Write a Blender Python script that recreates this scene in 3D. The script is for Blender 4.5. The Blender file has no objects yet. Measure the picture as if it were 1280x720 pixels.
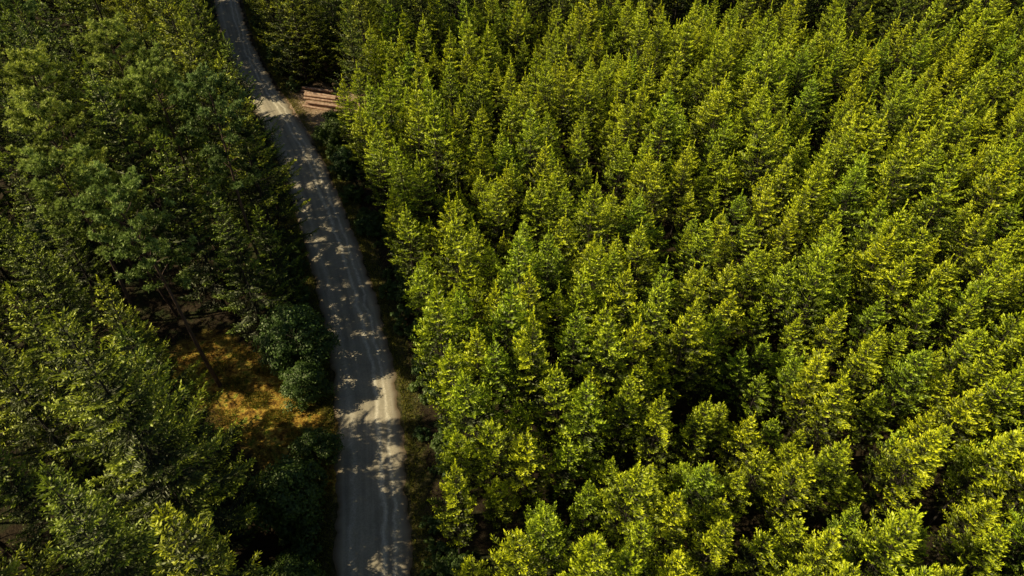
import bpy, math, numpy as np
from mathutils import Vector
rng = np.random.default_rng(7)
scene = bpy.context.scene
scene.view_settings.view_transform='Standard'
try: scene.view_settings.look='None'
except Exception: pass
scene.view_settings.exposure=0

# ------------------------------------------------------------------ road line
RP = np.array([(-6.5,-60),(-7.2,-30),(-8.2,0),(-9.2,11),(-10.2,21.3),(-11.5,29.2),(-13.1,37.2),(-16.0,47.1),(-20.7,59.6),
      (-27.7,75.9),(-33.0,86),(-39.6,97.9),(-46.6,112.2),(-53.5,129.5),(-61,150),(-84,200),(-112,260)],float)
def catmull(P,n=14):
    out=[]
    for i in range(1,len(P)-2):
        p0,p1,p2,p3=P[i-1],P[i],P[i+1],P[i+2]
        for t in np.linspace(0,1,n,endpoint=False):
            out.append(0.5*((2*p1)+(-p0+p2)*t+(2*p0-5*p1+4*p2-p3)*t*t+(-p0+3*p1-3*p2+p3)*t**3))
    out.append(P[-2]); return np.array(out)
RC = catmull(RP)
def road_x(y): return np.interp(y,RC[:,1],RC[:,0])
def road_d(x,y):
    s=(road_x(y+1)-road_x(y-1))/2
    return (x-road_x(y))/np.sqrt(1+s*s)

# ------------------------------------------------------------------ materials
def newmat(name):
    m=bpy.data.materials.new(name); m.use_nodes=True
    nt=m.node_tree; nt.nodes.clear()
    return m,nt,nt.nodes,nt.links
def ramp(nd,stops):
    r=nd.new('ShaderNodeValToRGB'); cr=r.color_ramp
    while len(cr.elements)<len(stops): cr.elements.new(0.5)
    for e,(p,c) in zip(cr.elements,stops): e.position=p; e.color=(*c,1)
    return r
def foliage_mat(name,dark,mid,light,transl=0.3,alt=None,rough=0.5):
    m,nt,nd,lk=newmat(name)
    at=nd.new('ShaderNodeAttribute'); at.attribute_name='tint'
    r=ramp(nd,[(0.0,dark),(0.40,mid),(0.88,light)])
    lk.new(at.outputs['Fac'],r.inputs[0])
    oi=nd.new('ShaderNodeObjectInfo')
    mx=nd.new('ShaderNodeMix'); mx.data_type='RGBA'; mx.blend_type='MULTIPLY'
    r2=ramp(nd,alt or [(0.0,(0.64,0.80,1.1)),(0.25,(0.88,0.95,1.0)),(0.75,(1.0,1.0,0.9)),(1.0,(1.10,1.05,0.8))])
    lk.new(oi.outputs['Random'],r2.inputs[0])
    mx.inputs[0].default_value=1
    lk.new(r.outputs[0],mx.inputs[6]); lk.new(r2.outputs[0],mx.inputs[7])
    p=nd.new('ShaderNodeBsdfDiffuse')
    tr=nd.new('ShaderNodeBsdfTranslucent'); ms=nd.new('ShaderNodeMixShader'); ms.inputs[0].default_value=transl
    gl=nd.new('ShaderNodeBsdfGlossy'); gl.inputs['Roughness'].default_value=rough; gl.inputs['Color'].default_value=(1,1,.7,1)
    m2=nd.new('ShaderNodeMixShader'); m2.inputs[0].default_value=.045
    o=nd.new('ShaderNodeOutputMaterial')
    lk.new(mx.outputs[2],p.inputs['Color']); lk.new(mx.outputs[2],tr.inputs[0])
    lk.new(p.outputs[0],ms.inputs[1]); lk.new(tr.outputs[0],ms.inputs[2]); lk.new(ms.outputs[0],m2.inputs[1]); lk.new(gl.outputs[0],m2.inputs[2]); lk.new(m2.outputs[0],o.inputs[0])
    return m
VAR=[(0.0,(0.40,0.52,0.75)),(0.4,(0.70,0.80,0.88)),(0.75,(1.0,1.0,0.9)),(1.0,(1.15,1.1,0.8))]
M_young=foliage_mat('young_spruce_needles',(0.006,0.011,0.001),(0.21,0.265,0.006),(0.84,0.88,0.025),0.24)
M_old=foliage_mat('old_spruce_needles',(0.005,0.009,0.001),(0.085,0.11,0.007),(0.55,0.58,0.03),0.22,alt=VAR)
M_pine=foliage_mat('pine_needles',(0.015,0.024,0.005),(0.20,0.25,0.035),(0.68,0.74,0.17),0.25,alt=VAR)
M_broad=foliage_mat('broad_leaves',(0.015,0.03,0.008),(0.055,0.10,0.018),(0.13,0.20,0.03),0.3)
M_grass=foliage_mat('grass_blades',(0.06,0.07,0.01),(0.17,0.18,0.02),(0.38,0.32,0.05),0.3)
def bark_mat(name,c1,c2,scale=6):
    m,nt,nd,lk=newmat(name)
    tc=nd.new('ShaderNodeTexCoord'); mp=nd.new('ShaderNodeMapping'); mp.inputs['Scale'].default_value=(1,1,0.25)
    n=nd.new('ShaderNodeTexNoise'); n.inputs['Scale'].default_value=scale; n.inputs['Detail'].default_value=6
    r=ramp(nd,[(0.35,c1),(0.65,c2)])
    p=nd.new('ShaderNodeBsdfPrincipled'); p.inputs['Roughness'].default_value=0.9
    b=nd.new('ShaderNodeBump'); b.inputs['Strength'].default_value=0.6
    o=nd.new('ShaderNodeOutputMaterial')
    lk.new(tc.outputs['Object'],mp.inputs[0]); lk.new(mp.outputs[0],n.inputs['Vector'])
    lk.new(n.outputs[0],r.inputs[0]); lk.new(r.outputs[0],p.inputs['Base Color'])
    lk.new(n.outputs[0],b.inputs['Height']); lk.new(b.outputs[0],p.inputs['Normal']); lk.new(p.outputs[0],o.inputs[0])
    return m
M_bark=bark_mat('spruce_bark',(0.022,0.016,0.01),(0.05,0.036,0.026))
M_pbark=bark_mat('pine_bark',(0.07,0.04,0.025),(0.14,0.08,0.05))
M_logbark=bark_mat('log_bark',(0.36,0.2,0.13),(0.62,0.42,0.3),3)
M_logend=bark_mat('log_cut_wood',(0.42,0.28,0.15),(0.6,0.42,0.25),20)

# ------------------------------------------------------------------ mesh builder
UP=np.array([0,0,1.0])
def nrm(v): return v/np.maximum(np.linalg.norm(v,axis=-1,keepdims=True),1e-9)
class Geo:
    def __init__(s,seed): s.r=np.random.default_rng(seed); s.V=[];s.F=[];s.M=[];s.T=[];s.n=0
    def shoots(s,P,D,L,W,tint,tilt=0.7,mi=0,out=0.0):
        """diamond-shaped needle sprays"""
        k=len(P)
        if k==0:return
        D=nrm(D); N=UP+s.r.normal(0,tilt,(k,3))
        if out: N=N+out*nrm(P*[1,1,0])
        S=nrm(np.cross(D,N))*(W/2)[:,None]
        mid=P+D*(L*0.45)[:,None]
        v=np.stack([P,mid+S,P+D*L[:,None],mid-S],1).reshape(-1,3)
        s.V.append(v); f=np.arange(k*4).reshape(k,4)+s.n; s.F.append(f); s.M.append(np.full(k,mi))
        s.T.append(np.repeat(tint,4)); s.n+=4*k
    def quads(s,P,A,B,tint,mi=0):
        k=len(P); v=np.stack([P-A,P+B,P+A,P-B],1).reshape(-1,3)
        s.V.append(v); s.F.append(np.arange(k*4).reshape(k,4)+s.n); s.M.append(np.full(k,mi)); s.T.append(np.repeat(tint,4)); s.n+=4*k
    def tube(s,pts,rad,sides=6,mi=1):
        pts=np.asarray(pts,float); n=len(pts); rad=np.asarray(rad,float)
        T=nrm(np.gradient(pts,axis=0)); ref=np.where(np.abs(T[:,2:3])>0.9,np.array([[1.0,0,0]]),UP[None])
        A=nrm(np.cross(T,ref)); B=np.cross(T,A)
        a=np.linspace(0,2*np.pi,sides,endpoint=False)
        v=pts[:,None]+rad[:,None,None]*(np.cos(a)[None,:,None]*A[:,None]+np.sin(a)[None,:,None]*B[:,None])
        s.V.append(v.reshape(-1,3))
        i=np.arange(n-1)[:,None]*sides; j=np.arange(sides)[None]; j2=(j+1)%sides
        f=np.stack([i+j,i+j2,i+sides+j2,i+sides+j],-1).reshape(-1,4)+s.n
        s.F.append(f); s.M.append(np.full(len(f),mi)); s.T.append(np.zeros(n*sides)); s.n+=n*sides
    def mesh(s,name,mats):
        V=np.concatenate(s.V);F=np.concatenate(s.F);M=np.concatenate(s.M);T=np.concatenate(s.T)
        me=bpy.data.meshes.new(name)
        me.vertices.add(len(V)); me.vertices.foreach_set('co',V.astype(np.float32).ravel())
        me.loops.add(F.size); me.loops.foreach_set('vertex_index',F.astype(np.int32).ravel())
        me.polygons.add(len(F)); me.polygons.foreach_set('loop_start',np.arange(0,F.size,4,dtype=np.int32))
        for m in mats: me.materials.append(m)
        me.polygons.foreach_set('material_index',M.astype(np.int32))
        a=me.attributes.new('tint','FLOAT','POINT'); a.data.foreach_set('value',T.astype(np.float32))
        me.update(calc_edges=True); me.validate()
        return me

def spruce_mesh(name,seed,H,R,zb,needle,old=False,step=0.2,wh=0.5,pw=0.8,gap=0.0,sc=1.3,nbr=(5,8),droop=1.0,fcut=.7,cutk=.8,shade=0.0,bare=.38):
    g=Geo(seed); r=g.r; OUT=.7
    lean=r.normal(0,0.012*H,2)
    def ctr(z): return np.array([lean[0]*(z/H)**2,lean[1]*(z/H)**2,z])
    zs=np.linspace(-0.3,H,12)
    g.tube([ctr(max(z,0))*[1,1,0]+[0,0,z] for z in zs],[0.009*H*(1-0.97*max(z,0)/H)+0.012 for z in zs],8)
    k=30; lt=np.linspace(0,1,k); lp=ctr(H-0.6); LL=1.1 if old else 1.5
    aa=r.uniform(0,6.28,k); g.shoots(lp+np.outer(lt*LL,UP),np.stack([np.cos(aa)*.5,np.sin(aa)*.5,np.full(k,.8)],1),(.34-.2*lt),np.full(k,.085),np.clip(.6+.4*lt,0,1),tilt=1.5)
    z=zb
    asym=r.uniform(0,6.28)
    while z<H-0.2:
        f=(H-z)/(H-zb)
        nb=int(r.integers(*nbr)) if f>0.15 else int(r.integers(4,6))
        a0=r.uniform(0,6.28); vr=min(.3,.12+f)
        for b in range(nb):
            if gap and r.random()<gap and f>.15: continue
            az=a0+b*6.283/nb+r.normal(0,.2)
            L=(R*min(f,fcut)**pw*(1 if f<fcut else 1-(f-fcut)*cutk)*(r.uniform(.95-1.15*vr,.95+vr))*(1+.12*math.cos(az-asym)))+(.2 if old else .12)
            if old: a=0.75*(1-f)**2.2-(0.16*f+0.16)*droop; up=(0.14+0.28*f)*droop
            else:   a=.55*(1-f)**1.5-.14; up=0.24+0.12*f
            a+=r.normal(0,.09)
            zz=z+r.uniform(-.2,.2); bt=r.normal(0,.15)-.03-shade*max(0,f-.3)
            n=max(4,int(L/step)+1); s=np.linspace(0.06,1,n)
            h=np.array([math.cos(az),math.sin(az),0]); curl=r.normal(0,.14); sd=np.array([-h[1],h[0],0])
            pos=ctr(zz)+np.outer(L*s,h)+np.outer(L*curl*s*s,sd)+np.outer(L*(a*s+up*(s**2.2)-(.2 if old else .05)*s*(1-s)),UP)
            tan=nrm(np.gradient(pos,axis=0))
            tp=pos[::max(1,n//4)]
            g.tube(tp,np.linspace(.01+.005*L,.005,len(tp)),3)
            keep=s>(.10 if f<.45 else bare)
            P=pos[keep];T=tan[keep];ss=s[keep];m=len(P)
            if m==0: continue
            for _ in range(2):
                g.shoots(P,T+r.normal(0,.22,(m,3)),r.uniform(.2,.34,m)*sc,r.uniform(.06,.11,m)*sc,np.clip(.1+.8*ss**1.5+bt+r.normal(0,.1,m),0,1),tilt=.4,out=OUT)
            for sg in (-1,1):
                side=nrm(np.cross(T,UP))*sg
                D=nrm(T*r.uniform(.55,.9,(m,1))+side*r.uniform(.5,.85,(m,1))+UP*r.normal(-.12 if old else .08,.14,(m,1)))
                l=np.minimum((1-ss)*L*.5+.12,.85 if old else .55)*r.uniform(.6,1.15,m)
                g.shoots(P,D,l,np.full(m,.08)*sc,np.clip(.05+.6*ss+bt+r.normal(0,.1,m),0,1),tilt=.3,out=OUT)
                q=np.minimum((l/(.13*sc)).astype(int)+1,6)
                idx=np.repeat(np.arange(m),q)
                loc=np.concatenate([np.arange(1,c+1)/(c+.2) for c in q])
                Pp=P[idx]+D[idx]*(l[idx]*loc)[:,None]
                ls=(.13+.15*(1-loc*.5))*r.uniform(.7,1.25,len(idx))*sc
                sg2=np.where(r.random(len(idx))<.5,-1,1)[:,None]
                s2=nrm(np.cross(D[idx],UP))
                Dd=D[idx]*.75+s2*sg2*r.uniform(.2,.75,(len(idx),1))+UP*r.normal(-.15 if old else .12,.22,(len(idx),1))
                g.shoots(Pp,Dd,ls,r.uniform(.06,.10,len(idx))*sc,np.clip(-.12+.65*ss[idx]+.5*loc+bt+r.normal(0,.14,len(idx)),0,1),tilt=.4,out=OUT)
        z+=wh*r.uniform(.75,1.25)*(1.0 if f>.3 else .72)
    return g.mesh(name,[needle,M_bark])

def pine_mesh(name,seed,H,lean=(0,0)):
    g=Geo(seed); r=g.r
    def ctr(z): t=max(z,0)/H; return np.array([lean[0]*t+.25*math.sin(t*5+seed),lean[1]*t+.2*math.cos(t*4+seed),z])
    zs=np.linspace(-.3,H-.6,14); c0=ctr(0)*[1,1,0]
    g.tube([ctr(z)-c0 for z in zs],[.17*(1-.85*max(z,0)/H)+.02 for z in zs],8)
    zc=H*.55
    for i in range(42):
        t=(i+.5)/42; z=zc+(H-zc)*t**.85*.97
        az=i*2.399+r.normal(0,.3); L=(2.7*math.sin(math.pi*min(1,.25+.68*t))**.7)*r.uniform(.55,1.1)*(1 if t<.9 else .5)+.3
        n=10; s=np.linspace(0,1,n); h=np.array([math.cos(az),math.sin(az),0]); sd=np.array([-h[1],h[0],0])
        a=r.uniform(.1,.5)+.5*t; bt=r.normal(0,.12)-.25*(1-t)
        pos=ctr(z)-c0+np.outer(L*s,h)+np.outer(L*(a*s+.12*np.sin(s*5+i)*s),UP)+np.outer(L*.15*np.sin(s*4+i)*s,sd)
        g.tube(pos,np.linspace(.01+.011*L,.007,n),3)
        for j in range(int(9+L*7)):
            u=r.uniform(.25,1)**.7; b=pos[min(n-1,int(u*n))]
            d=nrm(h*r.uniform(.0,1)+sd*r.normal(0,.7)+UP*r.uniform(.0,.9)); l=r.uniform(.2,.7)*(1.15-u*.4)
            for q in (.55,1.0):
                k=15; c=b+d*l*q+r.normal(0,.04,3)
                D=nrm(r.normal(0,.8,(k,3))+d*.8+UP*.6)
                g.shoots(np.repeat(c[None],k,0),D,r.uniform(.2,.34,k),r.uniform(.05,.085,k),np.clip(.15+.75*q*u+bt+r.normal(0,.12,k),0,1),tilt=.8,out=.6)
    return g.mesh(name,[M_pine,M_pbark])

def broad_mesh(name,seed,H,R,nc=34,per=420,leaf=.11,mat=None,low=.12):
    g=Geo(seed); r=g.r
    g.tube([(0,0,-.3),(.05,.02,H*.25),(.1,-.05,H*.5),(.05,.05,H*.8)],[.03*H,.022*H,.015*H,.006*H],7)
    for i in range(nc):
        a=i*2.399+r.normal(0,.3); t=(i+.5)/nc
        zz=H*(low+(.97-low)*t); prof=math.sin(math.pi*min(1,.18+.78*t))**.6
        rr=R*prof*r.uniform(.45,1.0)*(1 if t<.92 else .4)
        c=np.array([math.cos(a)*rr,math.sin(a)*rr,zz*r.uniform(.9,1.04)])
        st=np.array([.05,0,H*min(.75,.15+.5*t)])
        g.tube([st,(st+c)/2+UP*.1,c],[.012*H*.6,.03,.012],4)
        cr=R*r.uniform(.2,.38)
        k=per; d=nrm(r.normal(0,1,(k,3))); d[:,2]=np.abs(d[:,2])*np.where(r.random(k)<.75,1,-1)
        P=c+d*cr*(r.random((k,1))**.45)*[1.15,1.15,.75]*(1+.22*np.sin(d[:,:1]*7+i))
        N=nrm(d+UP*.6+r.normal(0,.5,(k,3))); A=nrm(np.cross(N,r.normal(0,1,(k,3)))); B=np.cross(N,A)
        sz=leaf*r.uniform(.6,1.25,(k,1))
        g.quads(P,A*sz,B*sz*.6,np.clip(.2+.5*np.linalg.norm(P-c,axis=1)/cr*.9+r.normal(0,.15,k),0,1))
    return g.mesh(name,[mat or M_broad,M_bark])

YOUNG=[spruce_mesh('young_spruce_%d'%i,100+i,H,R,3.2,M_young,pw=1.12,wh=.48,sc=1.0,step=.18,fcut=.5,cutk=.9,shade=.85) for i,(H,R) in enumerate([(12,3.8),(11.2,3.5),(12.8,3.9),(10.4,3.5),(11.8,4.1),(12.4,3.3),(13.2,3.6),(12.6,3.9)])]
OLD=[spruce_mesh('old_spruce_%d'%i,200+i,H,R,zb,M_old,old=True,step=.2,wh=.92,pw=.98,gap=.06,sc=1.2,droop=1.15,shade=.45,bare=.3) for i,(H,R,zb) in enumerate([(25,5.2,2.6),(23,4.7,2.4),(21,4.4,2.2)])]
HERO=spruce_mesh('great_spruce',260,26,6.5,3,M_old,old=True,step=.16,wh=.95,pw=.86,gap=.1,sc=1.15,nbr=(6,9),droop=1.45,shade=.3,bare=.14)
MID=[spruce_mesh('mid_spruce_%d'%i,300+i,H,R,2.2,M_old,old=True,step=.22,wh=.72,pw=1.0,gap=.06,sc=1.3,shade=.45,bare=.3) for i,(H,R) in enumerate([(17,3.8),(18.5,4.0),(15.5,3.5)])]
PINE=[pine_mesh('pine_%d'%i,400+i,H,ln) for i,(H,ln) in enumerate([(22,(-2.2,.5)),(21,(.5,.3)),(23,(-.6,-.4))])]
BROAD=[broad_mesh('broadleaf_0',500,7.2,3.1,44,420,.12),broad_mesh('broadleaf_1',501,6.0,2.9,40,400,.12),broad_mesh('broadleaf_2',502,4.0,2.4,26,380)]
SHRUB=broad_mesh('shrub_0',510,1.6,1.1,12,240,.08,low=.2)

coll=scene.collection
def put(name,me,x,y,rot=None,s=1.0,parent=None,sz=None,z=None,tilt=0.0):
    o=bpy.data.objects.new(name,me); coll.objects.link(o)
    o.location=(x,y,(gh(x,y)-.05) if z is None else z)
    o.rotation_euler=(rng.normal(0,tilt),rng.normal(0,tilt),rng.uniform(0,6.28) if rot is None else rot)
    o.scale=(s,s,s*(sz or 1)); 
    if parent: o.parent=parent
    return o
def gh(x,y):
    d=np.abs(road_d(x,y)); w=np.clip((d-4)/6,0,1); w=w*w*(3-2*w)
    return w*(.22*np.sin(x*.21+1)*np.cos(y*.17)+.12*np.sin(x*.7+y*.45)+.07*np.sin(x*1.7-y*1.3)+.15)
def empty(name):
    e=bpy.data.objects.new(name,None); coll.objects.link(e); return e

# ------------------------------------------------------------------ ground
inner_x=np.arange(-125,126,1.0); inner_y=np.arange(-35,186,1.0)
ox=np.array([150,220,400,900,2500.]); gx=np.concatenate([-ox[::-1],inner_x,ox])
gy=np.concatenate([[-2500,-900,-400,-150,-70.],inner_y,[220,300,500,1000,2500.]])
X,Y=np.meshgrid(gx,gy); Z=gh(X,Y)
g=bpy.data.meshes.new('ground'); nx,ny=len(gx),len(gy)
i=np.arange(ny-1)[:,None]*nx+np.arange(nx-1)[None]
F=np.stack([i,i+1,i+nx+1,i+nx],-1).reshape(-1,4)
V=np.stack([X,Y,Z],-1).reshape(-1,3)
g.from_pydata(V.tolist(),[],F.tolist())
d=np.abs(road_d(X,Y)).ravel(); x=X.ravel(); y=Y.ravel()
verge=np.clip(1-np.abs(d-3.6)/1.6,0,1)
ca,cb=np.array([-29.0,42.0]),np.array([-16,31.0]); ab=cb-ca
t=np.clip(((x-ca[0])*ab[0]+(y-ca[1])*ab[1])/(ab@ab),0,1)
cd=np.hypot(x-(ca[0]+ab[0]*t),y-(ca[1]+ab[1]*t))
litter=np.clip(1.2-cd/4.2,0,1)
sand=np.clip(1.6-np.hypot((x+27.5)/6,(y-89)/7),0,1)
col=g.color_attributes.new('zones','FLOAT_COLOR','POINT')
col.data.foreach_set('color',np.stack([verge,litter,sand,np.ones_like(x)],1).astype(np.float32).ravel())
for p in g.polygons: p.use_smooth=True
go=bpy.data.objects.new('ground',g); coll.objects.link(go)
m,nt,nd,lk=newmat('forest_floor')
tc=nd.new('ShaderNodeTexCoord')
def noise(sc,det=6,rough=.6):
    n=nd.new('ShaderNodeTexNoise'); n.inputs['Scale'].default_value=sc; n.inputs['Detail'].default_value=det; n.inputs['Roughness'].default_value=rough
    lk.new(tc.outputs['Object'],n.inputs['Vector']); return n
def mixc(fac,a,b,blend='MIX'):
    q=nd.new('ShaderNodeMix'); q.data_type='RGBA'; q.blend_type=blend
    for s_,v in ((0,fac),(6,a),(7,b)):
        if hasattr(v,'is_output'): lk.new(v,q.inputs[s_])
        else: q.inputs[s_].default_value=v if s_==0 else (*v,1)
    return q.outputs[2]
def math_(op,a,b):
    q=nd.new('ShaderNodeMath'); q.operation=op; q.use_clamp=True
    for s_,v in ((0,a),(1,b)):
        if hasattr(v,'is_output'): lk.new(v,q.inputs[s_])
        else: q.inputs[s_].default_value=v
    return q.outputs[0]
n1=noise(.6); n2=noise(5,8); n3=noise(1.6,5)
r1=ramp(nd,[(.35,(.03,.02,.012)),(.5,(.05,.034,.018)),(.65,(.04,.05,.014))]); lk.new(n1.outputs[0],r1.inputs[0])
at=nd.new('ShaderNodeAttribute'); at.attribute_name='zones'; sp=nd.new('ShaderNodeSeparateColor'); lk.new(at.outputs['Color'],sp.inputs[0])
rl=ramp(nd,[(.35,(.12,.06,.012)),(.48,(.40,.22,.035)),(.56,(.60,.40,.07)),(.66,(.17,.22,.02))]); lk.new(n3.outputs[0],rl.inputs[0])
rv=ramp(nd,[(.4,(.06,.065,.015)),(.6,(.14,.11,.045))]); lk.new(n3.outputs[0],rv.inputs[0])
rs=ramp(nd,[(.35,(.26,.16,.09)),(.65,(.55,.39,.26))]); lk.new(n3.outputs[0],rs.inputs[0])
def fac(sock,thr=.5):
    q=nd.new('ShaderNodeMath'); q.operation='ADD'; lk.new(sock,q.inputs[0]); lk.new(n1.outputs[0],q.inputs[1])
    w=nd.new('ShaderNodeMapRange'); w.inputs[1].default_value=.75; w.inputs[2].default_value=1.15; lk.new(q.outputs[0],w.inputs[0]); return w.outputs[0]
c=mixc(fac(sp.outputs[0]),r1.outputs[0],rv.outputs[0]); c=mixc(fac(sp.outputs[1]),c,rl.outputs[0]); c=mixc(fac(sp.outputs[2]),c,rs.outputs[0])
rr=ramp(nd,[(.3,(.4,.4,.4)),(.7,(1.4,1.4,1.4))]); lk.new(n2.outputs[0],rr.inputs[0]); c=mixc(1.0,c,rr.outputs[0],'MULTIPLY')
p=nd.new('ShaderNodeBsdfPrincipled'); p.inputs['Roughness'].default_value=.95; p.inputs['Specular IOR Level'].default_value=.15
b=nd.new('ShaderNodeBump'); b.inputs['Strength'].default_value=.8; b.inputs['Distance'].default_value=.15
lk.new(n2.outputs[0],b.inputs['Height']); lk.new(b.outputs[0],p.inputs['Normal'])
o=nd.new('ShaderNodeOutputMaterial'); lk.new(c,p.inputs['Base Color']); lk.new(p.outputs[0],o.inputs[0])
g.materials.append(m)

# ------------------------------------------------------------------ road
tan=nrm(np.gradient(RC,axis=0)); nr=np.stack([tan[:,1],-tan[:,0]],1)
cum=np.concatenate([[0],np.cumsum(np.linalg.norm(np.diff(RC,axis=0),axis=1))])
S=np.arange(0,cum[-1],.35); cx=np.interp(S,cum,RC[:,0]); cy=np.interp(S,cum,RC[:,1]); nX=np.interp(S,cum,nr[:,0]); nY=np.interp(S,cum,nr[:,1])
us=np.array([-2.95,-2.75,-2.2,-1.4,-.7,0,.7,1.4,2.2,2.75,2.95])
zp=np.array([-.06,.02,.035,.05,.06,.065,.06,.05,.035,.02,-.06])
jl=.12*np.sin(S*.9)+.10*np.sin(S*2.3+1)+rng.normal(0,.06,len(S)); jr=.12*np.sin(S*.7+2)+.10*np.sin(S*2.9)+rng.normal(0,.06,len(S))
V=[];UV=[]
for k in range(len(S)):
    ws=float(np.interp(cy[k],[66,98],[1.0,.80]))
    for q,u in enumerate(us):
        w=u*ws+(jl[k] if q<2 else jr[k] if q>8 else 0)
        V.append((cx[k]+nX[k]*w,cy[k]+nY[k]*w,zp[q])); UV.append((u,S[k]))
nu=len(us); F=[(k*nu+q,k*nu+q+1,(k+1)*nu+q+1,(k+1)*nu+q) for k in range(len(S)-1) for q in range(nu-1)]
me=bpy.data.meshes.new('road'); me.from_pydata(V,[],F)
for p_ in me.polygons: p_.use_smooth=True
uvl=me.uv_layers.new(name='UVMap'); li=np.zeros(len(me.loops),np.int32); me.loops.foreach_get('vertex_index',li)
uvl.data.foreach_set('uv',np.array(UV,np.float32)[li].ravel())
ro=bpy.data.objects.new('forest_road',me); coll.objects.link(ro)
m,nt,nd,lk=newmat('worn_asphalt')
tc=nd.new('ShaderNodeTexCoord'); uv=nd.new('ShaderNodeSeparateXYZ'); lk.new(tc.outputs['UV'],uv.inputs[0])
nA=noise(.35,6); nB=noise(9,8,.7); nC=noise(60,3); nD=noise(1.3,5)
mp=nd.new('ShaderNodeMapping'); mp.inputs['Scale'].default_value=(1.3,.05,1); lk.new(tc.outputs['UV'],mp.inputs[0])
nS=nd.new('ShaderNodeTexNoise'); nS.inputs['Scale'].default_value=1.4; nS.inputs['Detail'].default_value=4; lk.new(mp.outputs[0],nS.inputs['Vector'])
base=ramp(nd,[(.3,(.37,.315,.23)),(.7,(.50,.42,.31))]); lk.new(nA.outputs[0],base.inputs[0])
st=ramp(nd,[(.35,(.80,.80,.80)),(.5,(1,1,1)),(.66,(1.15,1.15,1.12))]); lk.new(nS.outputs[0],st.inputs[0])
c=mixc(1.0,base.outputs[0],st.outputs[0],'MULTIPLY')
def line(u0,wid):
    a=nd.new('ShaderNodeMath'); a.operation='SUBTRACT'; lk.new(uv.outputs[0],a.inputs[0]); a.inputs[1].default_value=u0
    wob=nd.new('ShaderNodeMath'); wob.operation='MULTIPLY_ADD'; lk.new(nA.outputs[0],wob.inputs[0]); wob.inputs[1].default_value=1.3; wob.inputs[2].default_value=-.65
    s_=nd.new('ShaderNodeMath'); s_.operation='ADD'; lk.new(a.outputs[0],s_.inputs[0]); lk.new(wob.outputs[0],s_.inputs[1])
    ab_=nd.new('ShaderNodeMath'); ab_.operation='ABSOLUTE'; lk.new(s_.outputs[0],ab_.inputs[0])
    mr=nd.new('ShaderNodeMapRange'); mr.inputs[1].default_value=wid; mr.inputs[2].default_value=0; lk.new(ab_.outputs[0],mr.inputs[0]); return mr.outputs[0]
patch=nd.new('ShaderNodeMapRange'); patch.inputs[1].default_value=.35; patch.inputs[2].default_value=.6; lk.new(nD.outputs[0],patch.inputs[0])
for u0,wd,sc in ((.85,.28,1.25),(1.65,.22,1.0),(-1.5,.35,.5)):
    f=math_('MULTIPLY',line(u0,wd),math_('MULTIPLY',math_('MULTIPLY',nB.outputs[0],sc*1.6),math_('ADD',patch.outputs[0],.35))); c=mixc(f,c,(.82,.72,.56))
ab_=nd.new('ShaderNodeMath'); ab_.operation='ABSOLUTE'; lk.new(uv.outputs[0],ab_.inputs[0])
e2=nd.new('ShaderNodeMath'); e2.operation='MULTIPLY_ADD'; lk.new(nB.outputs[0],e2.inputs[0]); e2.inputs[1].default_value=.9; lk.new(ab_.outputs[0],e2.inputs[2])
mr=nd.new('ShaderNodeMapRange'); mr.inputs[1].default_value=2.65; mr.inputs[2].default_value=3.2; lk.new(e2.outputs[0],mr.inputs[0])
c=mixc(mr.outputs[0],c,(.20,.14,.08))
rr=ramp(nd,[(.35,(.8,.8,.8)),(.65,(1.15,1.15,1.15))]); lk.new(nB.outputs[0],rr.inputs[0]); c=mixc(1.0,c,rr.outputs[0],'MULTIPLY')
p=nd.new('ShaderNodeBsdfPrincipled'); p.inputs['Roughness'].default_value=.85; p.inputs['Specular IOR Level'].default_value=.2
b=nd.new('ShaderNodeBump'); b.inputs['Strength'].default_value=.4; b.inputs['Distance'].default_value=.03
lk.new(nC.outputs[0],b.inputs['Height']); lk.new(b.outputs[0],p.inputs['Normal'])
o=nd.new('ShaderNodeOutputMaterial'); lk.new(c,p.inputs['Base Color']); lk.new(p.outputs[0],o.inputs[0])
me.materials.append(m)

# ------------------------------------------------------------------ individual trees on the left
taken=[]
def T(name,me,x,y,rot=None,s=1.0,rad=3.0,**k):
    taken.append((x,y,rad)); return put(name,me,x,y,rot,s,**k)
T('spruce_tree',HERO,-21.6,22.5,.4,1.0,rad=3.6)
T('spruce_tree',OLD[0],-24.6,54.4,1.0,.97)
T('spruce_tree',MID[1],-29.0,48.3,2.0,1.08)
T('spruce_tree',HERO,-27.5,14.0,2.0,.92)
T('spruce_tree',OLD[2],-31.5,26.5,.7,1.0)
T('spruce_tree',OLD[1],-27.2,63.5,2.9,.95)
T('spruce_tree',OLD[2],-32.5,67.0,2.9,1.05)
T('spruce_tree',OLD[1],-17.6,11.5,2.9,.9)
T('spruce_tree',MID[0],-22.4,47.6,2.9,.8,rad=2)
T('spruce_tree',MID[2],-31.5,38.8,2.9,.6,rad=2)
T('pine_tree',PINE[0],-26.6,38.6,0.0,1.0,rad=2.0)
T('pine_tree',PINE[1],-35.4,43.9,0.0,1.0)
T('pine_tree',PINE[2],-38.0,50.7,0.0,.98)
T('pine_tree',PINE[1],-32.6,57.0,1.5,1.02)
T('pine_tree',PINE[2],-38.5,63.0,1.5,1.02)
T('pine_tree',PINE[2],-42.5,56.5,1.5,1.02)
T('broadleaf_tree',BROAD[0],-19.6,41.4,1.0,1.0,rad=2.5)
T('broadleaf_tree',BROAD[1],-16.9,26.0,1.0,1.0,rad=2.5)
T('broadleaf_tree',BROAD[1],-15.2,19.5,2.0,.8,rad=2.5)
T('broadleaf_tree',BROAD[1],-18.3,37.4,2.0,.72,rad=2)
T('broadleaf_tree',BROAD[2],-16.2,31.2,2.0,.8,rad=1.5)
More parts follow.
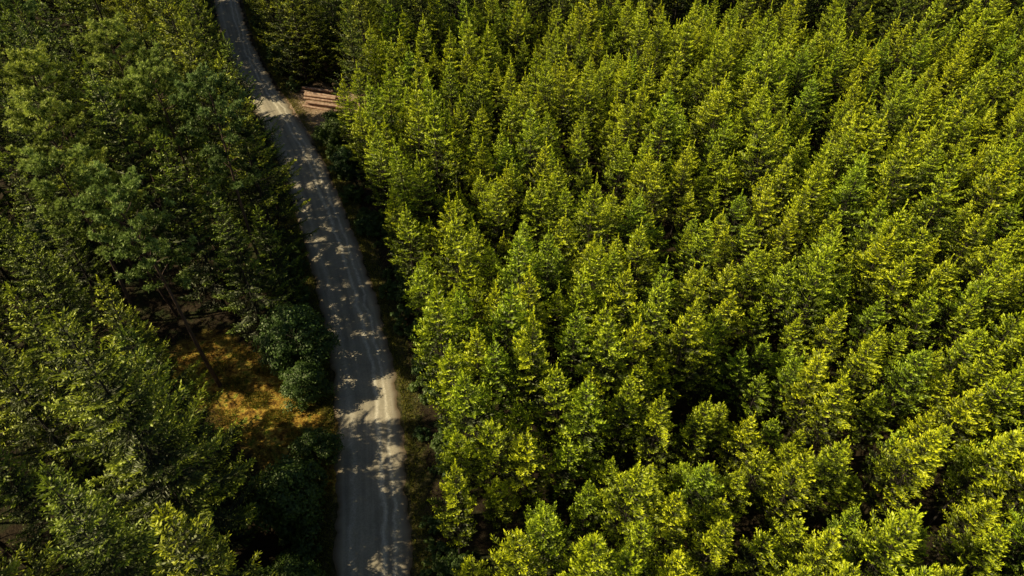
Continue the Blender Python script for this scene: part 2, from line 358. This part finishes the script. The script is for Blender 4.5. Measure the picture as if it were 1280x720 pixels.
T('broadleaf_tree',BROAD[1],-23.2,79.0,3.0,.85,rad=2.5)
T('broadleaf_tree',BROAD[2],-21.2,73.0,3.0,.8,rad=1)
T('broadleaf_tree',BROAD[2],-36.6,103.5,3.0,.9,rad=2)
taken+= [(-21.5,31,2.8)]

AZ=math.radians(187)
def cdist(x,y):
    t=min(1,max(0,((x-ca[0])*ab[0]+(y-ca[1])*ab[1])/(ab@ab))); return math.hypot(x-(ca[0]+ab[0]*t),y-(ca[1]+ab[1]*t))
def corridor(x,y):   # gaps cut in the old stand along the sun's bearing to light clearings
    for cx_,cy_,ln,wd in ((-24,36.0,30,2.5),(-35,89.5,36,4.2)):
        dx,dy=x-cx_,y-cy_; a=dx*math.cos(AZ)+dy*math.sin(AZ); b=-dx*math.sin(AZ)+dy*math.cos(AZ)
        if 0<a<ln and abs(b)<wd: return True
    return False
def poisson(xr,yr,ok,mind,tries):
    cell={}; pts=[]
    for _ in range(tries):
        x=rng.uniform(*xr); y=rng.uniform(*yr)
        if not ok(x,y): continue
        md=mind(x,y); cxi,cyi=int(x//3),int(y//3); bad=False; R_=int(md//3)+1
        for a in range(-R_,R_+1):
            for b in range(-R_,R_+1):
                for (px,py) in cell.get((cxi+a,cyi+b),()):
                    if (px-x)**2+(py-y)**2<md*md: bad=True;break
                if bad:break
            if bad:break
        if bad: continue
        cell.setdefault((cxi,cyi),[]).append((x,y)); pts.append((x,y))
    return pts
def in_view(x,y): return abs(x)<.75*(.72*y+36)+(6 if x>0 else 14)
def free(x,y): return all((x-a)**2+(y-b)**2>(r_+1.0)**2 for a,b,r_ in taken)
okL=lambda x,y: road_d(x,y)<(-6.0 if y<65 else -5.6 if y<90 else -4.6) and in_view(x,y) and cdist(x,y)>3.0 and free(x,y) and not corridor(x,y)
LP=poisson((-110,0),(0,140),okL,lambda x,y:3.4 if road_d(x,y)>-15 else 4.5,14000)
forest_l=empty('mixed_forest')
for x,y in LP:
    near=y<70 and x>-50
    u=rng.random()
    if road_d(x,y)>-15: u*=.78
    if u<.44: nm,me_=('spruce_tree',OLD[rng.integers(3)])
    elif u<.74: nm,me_=('spruce_tree',MID[rng.integers(3)])
    elif u<.95: nm,me_=('pine_tree',PINE[rng.integers(3)])
    else: nm,me_=('broadleaf_tree',BROAD[0])
    s=rng.uniform(.74,1.08)
    if near: put(nm,me_,x,y,s=s,tilt=.02)
    else: put(nm,me_,x,y,s=s,tilt=.02,parent=forest_l)

# ------------------------------------------------------------------ plantation on the right
def okR(x,y):
    d=road_d(x,y)
    if d<(6.3 if y<96 else 4.8) or not in_view(x,y): return False
    if math.hypot((x+26.5)/7.0,(y-87.5)/8.5)<1: return False
    return free(x,y)
def border(x): return 99+4*math.sin(x*.07)+3*math.sin(x*.19+1)
RPt=poisson((-60,104),(-2,140),okR,lambda x,y: 2.25 if y<border(x) else 3.9,36000)
forest_r=empty('spruce_plantation')
for x,y in RPt:
    if y<border(x) and not (x<-18.5 and y>80):
        s=rng.uniform(.72,1.07)*(1+.07*math.sin(x*.16+y*.05)+.05*math.sin(y*.21-x*.09))
        if rng.random()<.08: s*=.78
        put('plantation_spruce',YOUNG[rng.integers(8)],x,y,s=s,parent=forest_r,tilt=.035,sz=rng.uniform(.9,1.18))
    else:
        put('tall_spruce',(MID+OLD[1:3])[rng.integers(5)],x,y,s=rng.uniform(.8,1.0),parent=forest_r,tilt=.015)

# ------------------------------------------------------------------ undergrowth
und=empty('undergrowth')
for _ in range(420):
    y=rng.uniform(5,135); side=rng.choice([-1,1]); dd=side*rng.uniform(3.9,6.8)
    x=float(road_x(y))+dd*1.1
    if cdist(x,y)<2.0 or math.hypot((x+27.5)/6,(y-90)/6)<1: continue
    put('shrub',SHRUB,x,y,s=rng.uniform(.35,1.2),parent=und)
gg=Geo(900); k=60000
yy=gg.r.uniform(5,130,k); sd=np.where(gg.r.random(k)<.5,-1,1); dd=sd*(2.85+np.abs(gg.r.normal(0,.9,k))); xx=road_x(yy)+dd*1.08
k2=26000; tt=gg.r.random(k2); xx2=ca[0]+ab[0]*tt+gg.r.normal(0,2.6,k2); yy2=ca[1]+ab[1]*tt+gg.r.normal(0,2.2,k2)
cl=np.sin(xx2*1.3)*np.cos(yy2*1.7)>.0; xx2=xx2[cl];yy2=yy2[cl]
ok=np.abs(road_d(xx2,yy2))>3; xx2=xx2[ok];yy2=yy2[ok]
xx=np.concatenate([xx,xx2]);yy=np.concatenate([yy,yy2]); k=len(xx)
P=np.stack([xx,yy,gh(xx,yy)-.02],1); D=np.stack([gg.r.normal(0,.5,k),gg.r.normal(0,.5,k),np.ones(k)],1)
gg.shoots(P,D,gg.r.uniform(.12,.4,k),gg.r.uniform(.03,.06,k),gg.r.random(k),tilt=1.5)
gme=gg.mesh('grass',[M_grass,M_bark]); go2=bpy.data.objects.new('grass',gme); coll.objects.link(go2)

# ------------------------------------------------------------------ log pile
lg=Geo(950)
def log(p0,p1,r0,r1):
    p0=np.array(p0,float);p1=np.array(p1,float)
    lg.tube([p0+(p1-p0)*t for t in np.linspace(0,1,6)],np.linspace(r0,r1,6),12)
    dn=nrm(p1-p0)
    lg.tube([p0-dn*.002,p0-dn*.004],[r0,.001],12,mi=2); lg.tube([p1+dn*.002,p1+dn*.004],[r1,.001],12,mi=2)
for row,(yb,n) in enumerate([(89.2,3),(91.4,4),(93.6,3)]):
    for q in range(n):
        r_=lg.r.uniform(.13,.22); y0=yb+q*.5; dx=lg.r.uniform(-.5,.5); zz=.2+.05*lg.r.random()
        log((-30.0+dx+row*-.8,y0+.5,zz+gh(-30,y0)),(-24.9+dx+row*-.8,y0-.7+lg.r.normal(0,.15),zz+gh(-25,y0)),r_,r_*.8)
    for q in range(n-2):
        y0=yb+.3+q*.55; log((-29.8+row*-.8,y0+.5,.62),(-25+row*-.8,y0-.7,.60),.2,.16)
lme=lg.mesh('log_pile',[M_logbark,M_logbark,M_logend]); lo=bpy.data.objects.new('log_pile',lme); coll.objects.link(lo)

# ------------------------------------------------------------------ light
EL=math.radians(37)
sd=Vector((math.cos(EL)*math.cos(AZ),math.cos(EL)*math.sin(AZ),math.sin(EL)))
sl=bpy.data.lights.new('sun','SUN'); sl.energy=5.0; sl.angle=math.radians(.5); sl.color=(1,.90,.60)
so=bpy.data.objects.new('sun',sl); coll.objects.link(so); so.rotation_euler=sd.to_track_quat('Z','Y').to_euler()
w=bpy.data.worlds.new('World'); scene.world=w; w.use_nodes=True; wn=w.node_tree.nodes; wn.clear()
sky=wn.new('ShaderNodeTexSky'); sky.sky_type='NISHITA'; sky.sun_disc=False; sky.sun_elevation=EL; sky.sun_rotation=math.pi/2-AZ
bg=wn.new('ShaderNodeBackground'); bg.inputs[1].default_value=.055; ow=wn.new('ShaderNodeOutputWorld')
w.node_tree.links.new(sky.outputs[0],bg.inputs[0]); w.node_tree.links.new(bg.outputs[0],ow.inputs[0])

# ------------------------------------------------------------------ camera
cam=bpy.data.cameras.new('camera'); cam.sensor_width=36; cam.lens=24; cam.clip_end=6000
co=bpy.data.objects.new('camera',cam); coll.objects.link(co); co.location=(0,0,50); co.rotation_euler=(math.radians(46),0,0)
scene.camera=co
print('trees',len(LP),len(RPt),[len(m_.polygons) for m_ in YOUNG+OLD+MID+PINE+BROAD])
